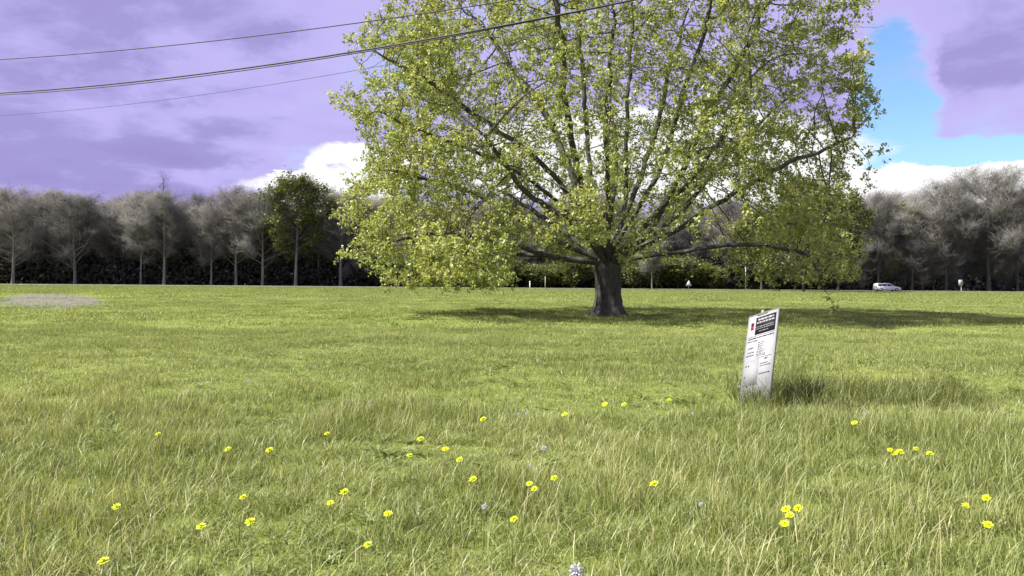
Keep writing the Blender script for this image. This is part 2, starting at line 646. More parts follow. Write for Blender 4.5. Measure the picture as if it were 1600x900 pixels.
def grow_oak():
    STEP = 0.27
    P, par, limb = [], [], []
    # trunk
    tr = spline([(0, 0, -0.15), (0.02, 0, 0.8), (-0.03, 0, 1.6), (0.0, 0, 2.3)], STEP)
    for k, p in enumerate(tr):
        P.append(p)
        par.append(k - 1)
        limb.append(-1)
    top = len(P) - 1
    for li, L in enumerate(LIMBS):
        pts = [oak_pt(a, b, c) for a, b, c in L]
        q = spline([P[top - (li % 3)] * 0.8 + 0.2 * pts[0]] + pts, STEP)
        q = wobble(q, 0.055, 100 + li)
        prev = top - (li % 3)
        for p in q:
            P.append(p)
            par.append(prev)
            limb.append(li)
            prev = len(P) - 1
    P = [np.asarray(p) for p in P]
    A = crown_points(9500)
    pos = np.array(P)
    can = np.array([l >= 0 for l in limb])
    # nearest node of every attractor
    near = np.full(len(A), -1)
    nd = np.full(len(A), 1e9)

    def update(idx):
        B = pos[idx]
        for s0 in range(0, len(idx), 400):
            bb = B[s0:s0 + 400]
            D = np.linalg.norm(A[:, None] - bb[None], axis=2)
            m = D.argmin(1)
            dm = D[np.arange(len(A)), m]
            k = dm < nd
            nd[k] = dm[k]
            near[k] = np.asarray(idx)[s0 + m[k]]
    update(np.nonzero(can)[0])
    alive = nd > 0.27
    seen = {}
    for it in range(110):
        k = alive & (nd < 3.4)
        if not k.any():
            break
        d = A[k] - pos[near[k]]
        d /= np.linalg.norm(d, axis=1)[:, None]
        acc = np.zeros_like(pos)
        np.add.at(acc, near[k], d)
        act = np.unique(near[k])
        v = acc[act] + rng.normal(0, 0.22, (len(act), 3)) + np.array((0, 0, 0.10))
        v /= np.linalg.norm(v, axis=1)[:, None] + 1e-9
        newp, newpar = [], []
        for a, p in zip(act, pos[act] + v * STEP):
            c = seen.get(a, 0)
            if c >= 3:
                continue
            seen[a] = c + 1
            newp.append(p)
            newpar.append(a)
        if not newp:
            break
        n0 = len(pos)
        pos = np.vstack([pos, newp])
        par += [int(a) for a in newpar]
        limb += [limb[a] for a in newpar]
        update(np.arange(n0, len(pos)))
        alive &= nd > 0.27
    n = len(pos)
    par = np.array(par)
    limb = np.array(limb)
    ch = [[] for _ in range(n)]
    for k in range(n):
        if par[k] >= 0:
            ch[par[k]].append(k)
    EXP = 2.05
    r = np.zeros(n)
    for k in range(n - 1, -1, -1):
        r[k] = 0.011 if not ch[k] else sum(r[c] ** EXP for c in ch[k]) ** (1 / EXP) * 1.002
    r = r * np.where(limb < 0, 1.0, 1.0)
    return pos, par, limb, ch, r


pos, par, limb, ch, rad = grow_oak()
RT = rad[6]
rad *= 0.56 / RT
rad = np.maximum(rad, 0.0085)

oak = empty('oak_tree', OAK)
tag(oak, 'broad oak with fresh yellow green leaves and a short thick dark trunk in the meadow', 'tree')
# chains
starts = [(k, -1) for k in range(len(pos)) if par[k] < 0]
chains = []
stack = [0]
done_start = [(0, None)]
while done_start:
    s, p = done_start.pop()
    chain = [] if p is None else [p]
    k = s
    while True:
        chain.append(k)
        if not ch[k]:
            break
        c = sorted(ch[k], key=lambda q: (limb[q] == limb[k], rad[q]))
        if limb[k] == -1:
            tnext = [q for q in c if limb[q] == -1]
            rest = [q for q in c if limb[q] != -1]
            for q in rest:
                done_start.append((q, k))
            if not tnext:
                break
            k = tnext[0]
        else:
            for q in c[:-1]:
                done_start.append((q, k))
            k = c[-1]
    chains.append(chain)
mbs = {li: MB() for li in range(-1, len(LIMBS))}
for chn in chains:
    li = int(limb[chn[-1]])
    if li == -1:
        continue
    Pc = pos[chn]
    rc = rad[chn].copy()
    if len(chn) > 1:
        rc[0] = min(rc[0], rc[1] * 1.25)
    if len(Pc) < 2:
        continue
    rc[-1] *= 0.55
    n = 9 if rc.max() > 0.14 else 6 if rc.max() > 0.05 else 4 if rc.max() > 0.02 else 3
    mbs[li].tube(Pc, rc, n, caps=False)
# trunk with flare and ridges
zt = np.linspace(-0.2, 2.75, 30)
th = np.arange(28) * 2 * math.pi / 28
V = []
r2 = np.random.default_rng(3)
ph = r2.uniform(0, 6.28, 6)
for z in zt:
    base = np.interp(z, [-0.2, 0.1, 0.45, 1.1, 1.8, 2.3, 2.75], [1.02, 0.86, 0.70, 0.60, 0.61, 0.66, 0.40])
    flare = math.exp(-max(z, 0) / 0.35)
    rr = base * (1 + 0.16 * flare * np.sin(5 * th + ph[0]) + 0.035 * np.sin(3 * th + ph[1] + z * 0.7) + 0.03 * np.sin(9 * th + ph[2] + z * 1.1) + 0.02 * r2.normal(0, 1, 28))
    V.append(np.stack([rr * np.cos(th) + 0.02 * math.sin(z * 2), rr * np.sin(th), np.full(28, z)], -1))
k = 30
i = np.arange(k - 1)[:, None] * 28
j = np.arange(28)[None]
q = np.stack([i + j, i + (j + 1) % 28, i + 28 + (j + 1) % 28, i + 28 + j], -1).reshape(-1, 4)
V = np.vstack(V + [np.array([[0, 0, 2.85]])])
tr = [(k * 28, (k - 1) * 28 + a, (k - 1) * 28 + (a + 1) % 28) for a in range(28)]
link('trunk', np_mesh('trunk', V, [q, tr], True), M['oak_bark'], oak)
for li in range(len(LIMBS)):
    mbs[li].build('limb', M['oak_bark'], oak, True)


def leaf_cloud(P, size, r, spread, normal_up=0.35, tint=None, shape=0.5):
    """folded leaves (two triangles pairs) around the points P"""
    n = len(P)
    d = r.normal(0, 1, (n, 3))
    d[:, 2] += 0.1
    d /= np.linalg.norm(d, axis=1)[:, None]
    nn = r.normal(0, 1, (n, 3))
    nn[:, 2] += normal_up * 2
    s = np.cross(d, nn)
    s /= np.linalg.norm(s, axis=1)[:, None] + 1e-9
    up = np.cross(s, d)
    L = size * r.uniform(0.6, 1.25, n)[:, None]
    w = L * shape * 0.5
    c = P + r.normal(0, 1, (n, 3)) * spread
    v0 = c - d * L / 2
    v1 = c + d * L / 2
    mid = c + d * L * 0.08
    v2 = mid + s * w + up * L * 0.10
    v3 = mid - s * w + up * L * 0.10
    V = np.stack([v0, v2, v1, v3], 1).reshape(-1, 3)
    b = np.arange(n)[:, None] * 4
    T = np.vstack([b + np.array([[0, 1, 2]]), b + np.array([[0, 2, 3]])])
    t = (np.clip(r.normal(0.5, 0.2, n), 0, 1) if tint is None else tint)
    return V, T, np.repeat(t, 4)


def oak_leaves():
    r = np.random.default_rng(21)
    thin = np.nonzero((rad < 0.024) & (limb >= 0))[0]
    nzz = Noise3(1.3, 31)
    p0 = pos[thin]
    tip = np.array([len(ch[k]) == 0 for k in thin])
    dens = np.clip((nzz(p0) - 0.26) * 2.5, 0.04, 1)
    rr = np.hypot(p0[:, 0], p0[:, 1]) / crown_R(p0[:, 2])
    dens *= np.clip(0.04 + 1.08 * rr, 0, 1.1)
    dens = np.where((p0[:, 2] < 3.2) & (rr < 0.3), 1.0, dens)
    cnt = np.where(tip, 7.2, 2.7) * dens
    cnt = np.floor(cnt + r.random(len(cnt))).astype(int)
    cl = np.repeat(thin, cnt)
    # each sprig: a rosette of leaves
    sp = pos[cl] + r.normal(0, 1, (len(cl), 3)) * np.array((0.17, 0.17, 0.15))
    k = 8
    Pp = np.repeat(sp, k, 0)
    st = np.clip(r.normal(0.52, 0.17, len(cl)), 0, 1)
    big = Noise3(2.6, 77)(sp)
    st = np.clip(st + (big - 0.5) * 0.35, 0, 1)
    tint = np.clip(np.repeat(st, k) + r.normal(0, 0.09, len(Pp)), 0, 1)
    # the fine shoots that carry the sprigs
    a = pos[cl]
    d = sp - a
    L = np.linalg.norm(d, axis=1)[:, None] + 1e-6
    sd = np.cross(d / L, r.normal(0, 1, a.shape))
    sd /= np.linalg.norm(sd, axis=1)[:, None] + 1e-9
    s2 = np.cross(d / L, sd)
    w = 0.0065
    Vt = np.stack([a + sd * w, a - sd * w * 0.6 + s2 * w, a - sd * w * 0.6 - s2 * w, sp + d * 0.25], 1).reshape(-1, 3)
    b = np.arange(len(a))[:, None] * 4
    Tw = np.vstack([b + np.array([[0, 1, 3]]), b + np.array([[1, 2, 3]]), b + np.array([[2, 0, 3]])])
    tw = link('twigs', np_mesh('twigs', Vt, [Tw]), M['oak_bark'], oak)
    tw['kind'] = 'stuff'
    return leaf_cloud(Pp, 0.142, r, 0.066, 0.45, tint, 0.62)


Vv, Tt, ti = oak_leaves()
oc = link('crown', np_mesh('crown', Vv, [Tt], False, {'tint': ti}), M['oak_leaf'], oak)
tag(oc, kind='stuff')


# ------------------------------------------------------------------ trees beyond the field
def bare_tree(seed, H, spread, narrow=False, leaf=0, clear=0.22, twigs=6, dense=1.0):
    """returns trunk mesh builder and crown mesh builder, H metres tall"""
    r = np.random.default_rng(seed)
    tb, cb = MB(), MB()
    n = 14
    z = np.linspace(-0.2, H * 0.94, n)
    lean = r.normal(0, 0.012, 2)
    P = np.stack([lean[0] * z + 0.10 * np.cumsum(r.normal(0, 0.6, n)) * (z / H), lean[1] * z + 0.10 * np.cumsum(r.normal(0, 0.6, n)) * (z / H), z], -1)
    r0 = 0.011 * H + 0.05
    tb.tube(P, np.interp(z / H, [0, 0.03, 0.3, 0.94], [r0 * 1.35, r0, r0 * 0.72, 0.03]), 7, caps=False)
    tw = []
    lf = []
    npri = int(26 * dense)
    for a in range(npri):
        f = clear + (0.97 - clear) * ((a + r.random()) / npri) ** 0.9
        b = np.array([np.interp(f * H, z, P[:, k]) for k in range(3)])
        az = a * 2.4 + r.normal(0, 0.4)
        prof = (0.55 + 0.9 * math.sin(math.pi * min(1, (f - clear) / (1 - clear)) ** 0.8)) if not narrow else 0.75
        L = spread * prof * r.uniform(0.7, 1.15) * (1.0 - (0.85 if narrow else 0.35) * f)
        up = r.uniform(0.5, 1.1) if not narrow else r.uniform(1.6, 2.6)
        d = np.array((math.cos(az), math.sin(az), up))
        d /= np.linalg.norm(d)
        s = np.linspace(0, 1, 6)
        Q = b + d * L * s[:, None] + np.array((0, 0, 1)) * (L * 0.18 * s[:, None] ** 2) + np.cumsum(r.normal(0, 0.03 * L, (6, 3)), 0) * s[:, None]
        rb = max(0.03, r0 * 0.36 * (1 - f) + 0.02)
        tb.tube(Q, np.linspace(rb, 0.02, 6), 4, caps=False)
        for c in range(8 if not narrow else max(1, int(9 * (1.08 - f)))):
            u = r.uniform(0.25, 1.0)
            qb = np.array([np.interp(u, s, Q[:, k]) for k in range(3)])
            dd = d + r.normal(0, 0.7, 3) + np.array((0, 0, 0.35))
            dd /= np.linalg.norm(dd)
            L2 = L * r.uniform(0.25, 0.5) * (1.15 - 0.5 * u) + (0.15 if narrow else 0.5)
            s3 = np.linspace(0, 1, 4)
            Q2 = qb + dd * L2 * s3[:, None] + np.cumsum(r.normal(0, 0.05 * L2, (4, 3)), 0) * s3[:, None]
            cb.tube(Q2, np.linspace(0.022, 0.010, 4), 3, caps=False)
            for e in range(11 if not narrow else 6):
                u2 = r.uniform(0.15, 1)
                q3 = np.array([np.interp(u2, s3, Q2[:, k]) for k in range(3)])
                d3 = dd * 0.6 + r.normal(0, 0.7, 3) + np.array((0, 0, 0.35))
                d3 /= np.linalg.norm(d3)
                L3 = r.uniform(0.5, 1.2) * (0.6 if narrow else 1)
                for g in range(twigs):
                    d4 = d3 + r.normal(0, 0.6, 3) + np.array((0, 0, 0.25))
                    d4 /= np.linalg.norm(d4)
                    tw.append((q3 + d3 * L3 * r.uniform(0, 1.3) + r.normal(0, 0.12, 3), d4, r.uniform(0.5, 1.5) * (0.5 if narrow else 1)))
                if leaf:
                    lf.append(q3 + d3 * L3 * 0.6)
    # twigs as slim three-sided spikes
    p = np.array([t[0] for t in tw])
    d = np.array([t[1] for t in tw])
    L = np.array([t[2] for t in tw])[:, None]
    sd = np.cross(d, r.normal(0, 1, (len(p), 3)))
    sd /= np.linalg.norm(sd, axis=1)[:, None]
    s2 = np.cross(d, sd)
    w = 0.0125
    V = np.stack([p + sd * w, p - sd * w * 0.6 + s2 * w, p - sd * w * 0.6 - s2 * w, p + d * L], 1).reshape(-1, 3)
    b = np.arange(len(p))[:, None] * 4
    T = np.vstack([b + np.array([[0, 1, 3]]), b + np.array([[1, 2, 3]]), b + np.array([[2, 0, 3]])])
    cb.add(V, (), T)
    zz = np.vstack(cb.V)
    tint = np.clip(0.5 + r.normal(0, 0.16, cb.n), 0, 1)
    trunk = tb.mesh('trunk', True)
    crown = cb.mesh('crown', False, {'tint': tint})
    leaves = None
    if leaf:
        lp = np.repeat(np.array(lf), leaf, 0)
        cl = Noise3(2.2, seed)(lp)
        keep = r.random(len(lp)) < np.clip((cl - 0.25) * 2.6, 0.05, 1)
        lp = lp[keep]
        t = np.clip(r.normal(0.5, 0.2, len(lp)) + (cl[keep] - 0.5) * 0.4, 0, 1)
        V, T, tt = leaf_cloud(lp, 0.42, r, 0.38, 0.3, t, 0.7)
        leaves = np_mesh('foliage', V, [T], False, {'tint': tt})
    return trunk, crown, leaves


PROTO = {}


def proto(key, H, *a, **k):
    PROTO[key] = (H,) + bare_tree(*a, **k)


for s in range(6):
    Hs = (17.0, 18.5, 16.0, 19.0, 17.5, 15.5)[s]
    proto('bare%d' % s, Hs, 200 + s, Hs, (4.6, 4.0, 5.2, 4.4, 5.6, 4.2)[s], clear=(0.22, 0.28, 0.16, 0.26, 0.2, 0.3)[s], twigs=5)
proto('thick', 10.0, 340, 10.0, 4.2, clear=0.05, twigs=5)
proto('poplar', 20.0, 300, 20.0, 3.4, narrow=True, clear=0.12)
proto('green0', 18.0, 310, 18.0, 5.4, leaf=6, clear=0.28, twigs=3)
proto('green1', 14.0, 311, 14.0, 5.4, leaf=8, clear=0.10, twigs=2)
proto('sapling', 7.0, 320, 7.0, 1.7, clear=0.3, twigs=4, dense=0.6)
proto('bush', 5.0, 330, 5.0, 3.0, leaf=8, clear=0.04, twigs=1)
used_first = {}


def plant(name, key, x, y, H, label, group, barkm, rz=None, wide=1.0):
    H0, tm, cm, lm = PROTO[key]
    s = H / H0
    e = empty(name, (x, y, float(gz(x, y)) - 0.02), random.uniform(0, 6.28) if rz is None else rz)
    wide *= random.uniform(1.05, 1.6) if key.startswith('bare') else random.uniform(0.95, 1.15)
    e.scale = (s * wide, s * wide, s)
    tag(e, label, 'bush' if key == 'bush' else 'tree', group)
    for nm, me, mat in (('trunk', tm, barkm), ('crown', cm, M['twig']), ('foliage', lm, M['green_leaf'])):
        if me is None:
            continue
        if nm == 'trunk' and key == 'bush':
            nm = 'stem'
        o = link(nm, me, mat, e)
        if len(me.materials) and me.materials[0] is not mat:
            o.material_slots[0].link = 'OBJECT'
            o.material_slots[0].material = mat
        if nm in ('crown', 'foliage'):
            o['kind'] = 'stuff'
    return e


def wx(px, Y):
    return float(at_depth(px, 440, Y)[0])


# front row on the left: pale trunks at the edge of the wood
for n_, (px, H, key) in enumerate(((117, 16.5, 'bare2'), (254, 17.5, 'bare1'), (365, 17, 'bare0'), (410, 17, 'bare4'), (531, 18, 'bare3'), (215, 14, 'bare5'), (20, 17.5, 'bare4'), (328, 13.5, 'bare5'))):
    plant('bare_tree', key, wx(px, 162), 162 + (n_ % 3) * 0.7, H, {254: 'leafless pale trunked tree standing right beside the tall slender tree', 410: 'leafless pale trunked tree beside the olive green leafing tree', 531: 'leafless pale trunked tree half hidden by the low outer leaves of the oak', 117: 'leafless pale trunked tree across the road from the grey worn patch'}.get(px, 'leafless grey tree with a pale trunk along the road edge of the wood'), 'pale trunked trees at the wood edge', M['pale_bark'])
plant('slender_tree', 'poplar', wx(258, 166), 166, 23.6, 'tall slender leafless tree whose narrow tip rises above the wood', None, M['pale_bark'])
plant('leafy_tree', 'green0', wx(462, 161), 161, 20.0, 'olive green leafing tree with a pale trunk standing among the bare trees', None, M['pale_bark'], 1.0, 1.12)
# the wood
for row, (Yr, step) in enumerate(((168, 6.2), (175, 6.4), (183, 6.8), (193, 7.5), (204, 8.5))):
    x = -0.72 * Yr - 6
    while x < 0.72 * Yr + 6:
        xx = x + random.uniform(-1.6, 1.6)
        yy = Yr + random.uniform(-2.5, 2.5)
        px = 800 + F * xx / yy
        if px < 560:
            H = random.uniform(13.0, 18.8) + row * 0.4
        elif px < 1340:
            H = random.uniform(14, 18)
        else:
            H = random.uniform(14.5, 20.5) + row * 0.4
        plant('bare_tree', 'bare%d' % random.randrange(6), xx, yy, H, ('leafless grey tree deep in the wood on the slender tree side of the oak' if px < 560 else 'leafless grey tree in the wood seen behind the oak' if px < 1340 else 'leafless grey tree in the wood behind the white car'), ('bare trees in the wood by the slender tree' if px < 560 else 'bare trees in the wood behind the oak' if px < 1340 else 'bare trees in the wood behind the car'), M['grey_bark'])
        x += step
# bare thicket closing the edge of the wood
for px in list(range(1335, 1640, 13)) + list(range(560, 1330, 40)):
    pxx = px + random.uniform(-5, 5)
    Yt = random.uniform(163.5, 169)
    plant('thicket_tree', 'thick', wx(pxx, Yt), Yt, random.uniform(7.5, 11.5), 'low bare tree of the grey thicket at the road edge of the wood', 'low bare trees of the roadside thicket', M['grey_bark'])
# right hand side front row
for px, H, key in ((1372, 18, 'bare0'), (1478, 20.5, 'bare2'), (1545, 22.5, 'bare4'), (1425, 16.5, 'bare5'), (1590, 18, 'bare1')):
    plant('bare_tree', key, wx(px, 163), 163, H, {1372: 'leafless dark trunked tree rising straight behind the white car', 1545: 'tallest leafless tree of the wood, with a dark trunk, beyond the short sign post', 1478: 'leafless dark trunked tree between the white car and the short sign post'}.get(px, 'leafless dark trunked tree at the roadside edge of the wood past the oak'), 'dark trunked trees at the wood edge', M['grey_bark'])
for px, Yt, H, key in ((1255, 132, 16.0, 'green1'), (1190, 146, 13, 'green1'), (1310, 147, 15, 'green1')):
    plant('leafy_tree', key, wx(px, Yt), Yt, H, 'round olive green leafing tree behind the right side of the oak', 'leafing trees behind the oak', M['grey_bark'])
for px, H in ((1400, 15.5), (1480, 7)):
    plant('leafy_tree', 'green1', wx(px, 165), 165, H, 'thinly leafing olive tree among the bare trees by the white car', 'leafing trees near the car', M['grey_bark'], None, 0.7)
plant('pale_sapling', 'sapling', wx(1019, 146), 146, 7.5, 'pale slender leafless sapling just right of the oak trunk', None, M['pale_bark'])
# low bushes behind the oak trunk
for px, H, w in ((735, 3.6, 1.5), (790, 4.4, 1.4), (845, 3.4, 1.6), (900, 4.2, 1.5), (960, 3.0, 1.4), (1000, 4.5, 1.3), (1060, 4.6, 1.4), (1110, 3.2, 1.5), (620, 4.2, 1.4), (680, 4.0, 1.4)):
    plant('green_bush', 'bush', wx(px, 160), 160 + random.uniform(-1, 1), H, 'low olive green bush along the road behind the oak', 'bushes along the road behind the oak', M['grey_bark'], None, w)


def undergrowth():
    r = np.random.default_rng(41)
    n = 230000
    x = r.uniform(-165, 165, n)
    y = 163.5 + 44 * r.random(n)
    px = 800 + F * x / y
    nz = Noise3(5.0, 61)
    n1 = nz(np.stack([x, np.zeros(n), np.zeros(n)], -1))
    top = np.where(px < 600, 9.6, np.where(px < 1330, 6.0, 6.5)) * np.clip((y - 160) / 11, 0.3, 1) + (n1 - 0.5) * 3.0 + np.maximum(y - 171, 0) * 0.12
    z = r.random(n) ** 0.9 * top
    P = np.stack([x, y, z], -1)
    keep = (nz(P * 1.3) > 0.22) | (z < 2.5)
    P = P[keep]
    px = 800 + F * P[:, 0] / P[:, 1]
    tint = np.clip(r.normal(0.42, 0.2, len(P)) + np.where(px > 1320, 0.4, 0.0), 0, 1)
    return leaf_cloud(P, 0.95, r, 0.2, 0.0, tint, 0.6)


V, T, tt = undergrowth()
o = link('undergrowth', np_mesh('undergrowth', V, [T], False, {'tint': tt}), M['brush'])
tag(o, 'tangled undergrowth, coloured dark for shade, filling the wood beneath the bare trees', 'undergrowth', kind='stuff')


# ------------------------------------------------------------------ grass
def tuft(name, seed, nb, radius, lo, hi, width, lean, segs=4, straw=0.10, tint=0.45):
    r = np.random.default_rng(seed)
    V, Q, T, tn = [], [], [], []
    n0 = 0
    for _ in range(nb):
        a = r.uniform(0, 6.28)
        rr = radius * math.sqrt(r.random())
        b = np.array((rr * math.cos(a), rr * math.sin(a), -0.01))
        L = r.uniform(lo, hi)
        da = r.uniform(0, 6.28)
        out = np.array((math.cos(da), math.sin(da), 0)) + np.array((0.35, 0.0, 0))
        bend = abs(r.normal(0, lean)) + 0.15
        s = np.linspace(0, 1, segs + 1)
        ang = bend * s ** 1.3 * r.uniform(0.8, 1.5)
        st = L / segs
        c = [b]
        for k in range(segs):
            c.append(c[-1] + st * (out * math.sin(ang[k + 1]) + np.array((0, 0, math.cos(ang[k + 1])))))
        c = np.array(c)
        sd = np.array((-out[1], out[0], 0))
        tw = r.uniform(-0.9, 0.9)
        sd = sd / np.linalg.norm(sd) * math.cos(tw) + out / np.linalg.norm(out) * math.sin(tw)
        w = width * r.uniform(0.6, 1.25) * np.array([0.75, 1.0, 0.85, 0.55, 0.06])[:segs + 1] if segs == 4 else width * np.linspace(1, 0.08, segs + 1)
        v = np.stack([c - sd * w[:, None] / 2, c + sd * w[:, None] / 2], 1).reshape(-1, 3)
        V.append(v)
        for k in range(segs):
            Q.append((n0 + 2 * k, n0 + 2 * k + 1, n0 + 2 * k + 3, n0 + 2 * k + 2))
        n0 += len(v)
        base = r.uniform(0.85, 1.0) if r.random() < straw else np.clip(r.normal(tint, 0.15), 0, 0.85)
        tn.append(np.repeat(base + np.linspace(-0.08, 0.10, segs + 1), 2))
    return np_mesh(name, np.vstack(V), [np.array(Q)], False, {'tint': np.clip(np.concatenate(tn), 0, 1)})


def scatter_object(name, P, scale, rot, vid, tufts, mat):
    col = bpy.data.collections.new(name + '_kinds')
    for k, me in enumerate(tufts):
        me.materials.append(mat)
        col.objects.link(bpy.data.objects.new('%s_kind_%02d' % (name, k), me))
    me = bpy.data.meshes.new(name)
    me.vertices.add(len(P))
    me.vertices.foreach_set('co', np.ascontiguousarray(P, np.float32).ravel())
    a = me.attributes.new('scl', 'FLOAT_VECTOR', 'POINT')
    a.data.foreach_set('vector', np.ascontiguousarray(scale, np.float32).ravel())
    a = me.attributes.new('rot', 'FLOAT_VECTOR', 'POINT')
    a.data.foreach_set('vector', np.ascontiguousarray(rot, np.float32).ravel())
    a = me.attributes.new('vid', 'INT', 'POINT')
    a.data.foreach_set('value', np.ascontiguousarray(vid, np.int32))
    ob = link(name, me, mat)
    g = bpy.data.node_groups.new(name + '_scatter', 'GeometryNodeTree')
    g.interface.new_socket('Geometry', in_out='INPUT', socket_type='NodeSocketGeometry')
    g.interface.new_socket('Geometry', in_out='OUTPUT', socket_type='NodeSocketGeometry')
    gi, go = g.nodes.new('NodeGroupInput'), g.nodes.new('NodeGroupOutput')
    ip = g.nodes.new('GeometryNodeInstanceOnPoints')
    ci = g.nodes.new('GeometryNodeCollectionInfo')
    ci.inputs['Collection'].default_value = col
    ci.inputs['Separate Children'].default_value = True
    ci.inputs['Reset Children'].default_value = True

    def attr(nm, ty):
        n = g.nodes.new('GeometryNodeInputNamedAttribute')
        n.data_type = ty
        n.inputs['Name'].default_value = nm
        return n.outputs['Attribute']
    er = g.nodes.new('FunctionNodeEulerToRotation')
    g.links.new(attr('rot', 'FLOAT_VECTOR'), er.inputs[0])
    g.links.new(gi.outputs[0], ip.inputs['Points'])
    g.links.new(ci.outputs[0], ip.inputs['Instance'])
    ip.inputs['Pick Instance'].default_value = True
    g.links.new(attr('vid', 'INT'), ip.inputs['Instance Index'])
    g.links.new(er.outputs[0], ip.inputs['Rotation'])
    g.links.new(attr('scl', 'FLOAT_VECTOR'), ip.inputs['Scale'])
    g.links.new(ip.outputs[0], go.inputs[0])
    md = ob.modifiers.new('scatter', 'NODES')
    md.node_group = g
    return ob


def wedge(n_per_m2, y0, y1, margin, r):
    """random points on the field between two distances, as wide as could be seen"""
    w1 = 0.66 * y1 + margin
    n = int(n_per_m2 * 2 * w1 * (y1 - y0))
    x = r.uniform(-w1, w1, n)
    y = r.uniform(y0, y1, n)
    k = np.abs(x) < 0.66 * y + margin
    return x[k], y[k]


# where the dandelions stand; the turf is a little shorter around them
YELLOW = [(162, 877, 1.0), (314, 823, 1), (391, 815, 1), (182, 792, .9), (356, 702, 1), (421, 703, 1.1), (538, 769, 1), (511, 678, .9), (247, 678, .7), (380, 777, .8), (516, 786, .8),
          (657, 686, 1.1), (640, 712, .9), (696, 702, 1), (718, 718, .9), (739, 749, 1), (606, 803, .9), (575, 851, .8), (755, 655, 1), (882, 648, 1), (866, 747, .9), (835, 764, .8), (827, 756, .7),
          (803, 811, .8), (1022, 756, 1), (945, 632, 1), (975, 632, .9), (1046, 625, .8), (1335, 661, 1), (1391, 703, .9), (1406, 706, 1.1), (1398, 709, .9), (1431, 701, .9), (1453, 709, 1),
          (1228, 796, 1), (1247, 794, 1), (1234, 805, .9), (1226, 818, .9), (1541, 778, 1), (1509, 790, .8), (1543, 820, 1)]


def meadow():
    r = np.random.default_rng(51)
    near = [tuft('tuft', 400 + k, 46, 0.14, 0.07, 0.24, 0.0054, 0.75, 4, 0.09) for k in range(6)]
    near.append(tuft('tuft', 407, 16, 0.16, 0.22, 0.42, 0.0046, 0.85, 4, 0.55, 0.6))
    mid = [tuft('tuft', 420 + k, 42, 0.22, 0.05, 0.18, 0.0085, 0.75, 3, 0.09) for k in range(5)]
    far = [tuft('tuft', 440 + k, 40, 0.55, 0.04, 0.12, 0.022, 0.8, 2, 0.08) for k in range(4)]
    vfar = [tuft('tuft', 460 + k, 40, 1.3, 0.05, 0.12, 0.05, 0.5, 2, 0.05) for k in range(3)]
    PP, SS, RR, VV = [], [], [], []
    patch = Noise3(1.4, 71)
    patch2 = Noise3(0.5, 72)
    for y0, y1, mg, dens, v0, nv in ((2.2, 9.5, 2.0, 85, 0, 7), (9.5, 26, 3.0, 36, 7, 5), (26, 62, 4.0, 9, 12, 4), (62, 149, 6.0, 2.2, 16, 3)):
        x, y = wedge(dens, y0, y1, mg, r)
        p2 = np.stack([x, y, 0 * x], -1)
        h = 0.35 + 1.15 * patch(p2) ** 1.3 + 0.7 * (patch2(p2) - 0.5)
        h = np.maximum(h, 0.3)
        h = h * r.uniform(0.55, 0.95, len(x))
        if y0 < 20:
            for fx, fy, _s in YELLOW:
                p_ = on_ground(fx, fy, 0.28)
                near_ = np.hypot(x - p_[0] * 0.97, (y - p_[1] + 0.2) * 0.8) < 0.32
                h = np.where(near_, np.minimum(h, 0.62), h)
        # worn patch keeps almost no grass
        q = ((x + 0.575 * y) / 4.0) ** 2 + ((y - 57.0) / 19.0) ** 2
        k = (q + r.normal(0, 0.25, len(x)) > 0.9) | (r.random(len(x)) < 0.16)
        # nothing inside the trunk
        k &= np.hypot(x - OAK[0], y - OAK[1]) > 0.85
        x, y, h = x[k], y[k], h[k]
        n = len(x)
        PP.append(np.stack([x, y, gz(x, y)], -1))
        sc = r.uniform(0.9, 1.15, n)
        SS.append(np.stack([sc, sc, h], -1))
        RR.append(np.stack([r.normal(0, 0.10, n), r.normal(0.05, 0.10, n), r.uniform(0, 6.28, n)], -1))
        VV.append(v0 + r.integers(0, nv, n))
    P = np.vstack(PP)
    print('tufts', len(P))
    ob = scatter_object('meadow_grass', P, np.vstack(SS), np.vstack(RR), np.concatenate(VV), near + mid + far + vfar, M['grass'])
    tag(ob, 'rough green and straw coloured meadow grass covering the field', 'grass', kind='stuff')


meadow()


def rank_grass():
    r = np.random.default_rng(81)
    kinds = [tuft('tall_tuft', 500 + k, 60, 0.20, 0.18, 0.55, 0.008, 0.75, 4, 0.16, 0.45) for k in range(4)]
    P, Sx, Rr, Vv = [], [], [], []
    for px, py, sx, sy, n, s in ((1235, 622, 40, 7, 60, 0.85), (1290, 622, 30, 8, 30, 0.6), (1345, 622, 45, 8, 45, 0.65), (1445, 624, 45, 8, 60, 0.75), (1196, 637, 10, 3, 16, 0.75), (1185, 641, 12, 3, 10, 0.5), (1530, 632, 50, 8, 25, 0.45), (1260, 650, 90, 12, 40, 0.4)):
        for _ in range(n):
            p = on_ground(px + r.normal(0, sx), py + r.normal(0, sy))
            P.append(p)
            q = s * r.uniform(0.6, 1.25)
            Sx.append((q, q, q))
            Rr.append((r.normal(0, 0.25), r.normal(0.05, 0.25), r.uniform(0, 6.28)))
            Vv.append(r.integers(0, 4))
    ob = scatter_object('tall_grass', np.array(P), np.array(Sx), np.array(Rr), np.array(Vv), kinds, M['tall_grass'])
    tag(ob, 'darker ridge of tall rank grass beside the white notice board', 'grass', kind='stuff')


rank_grass()

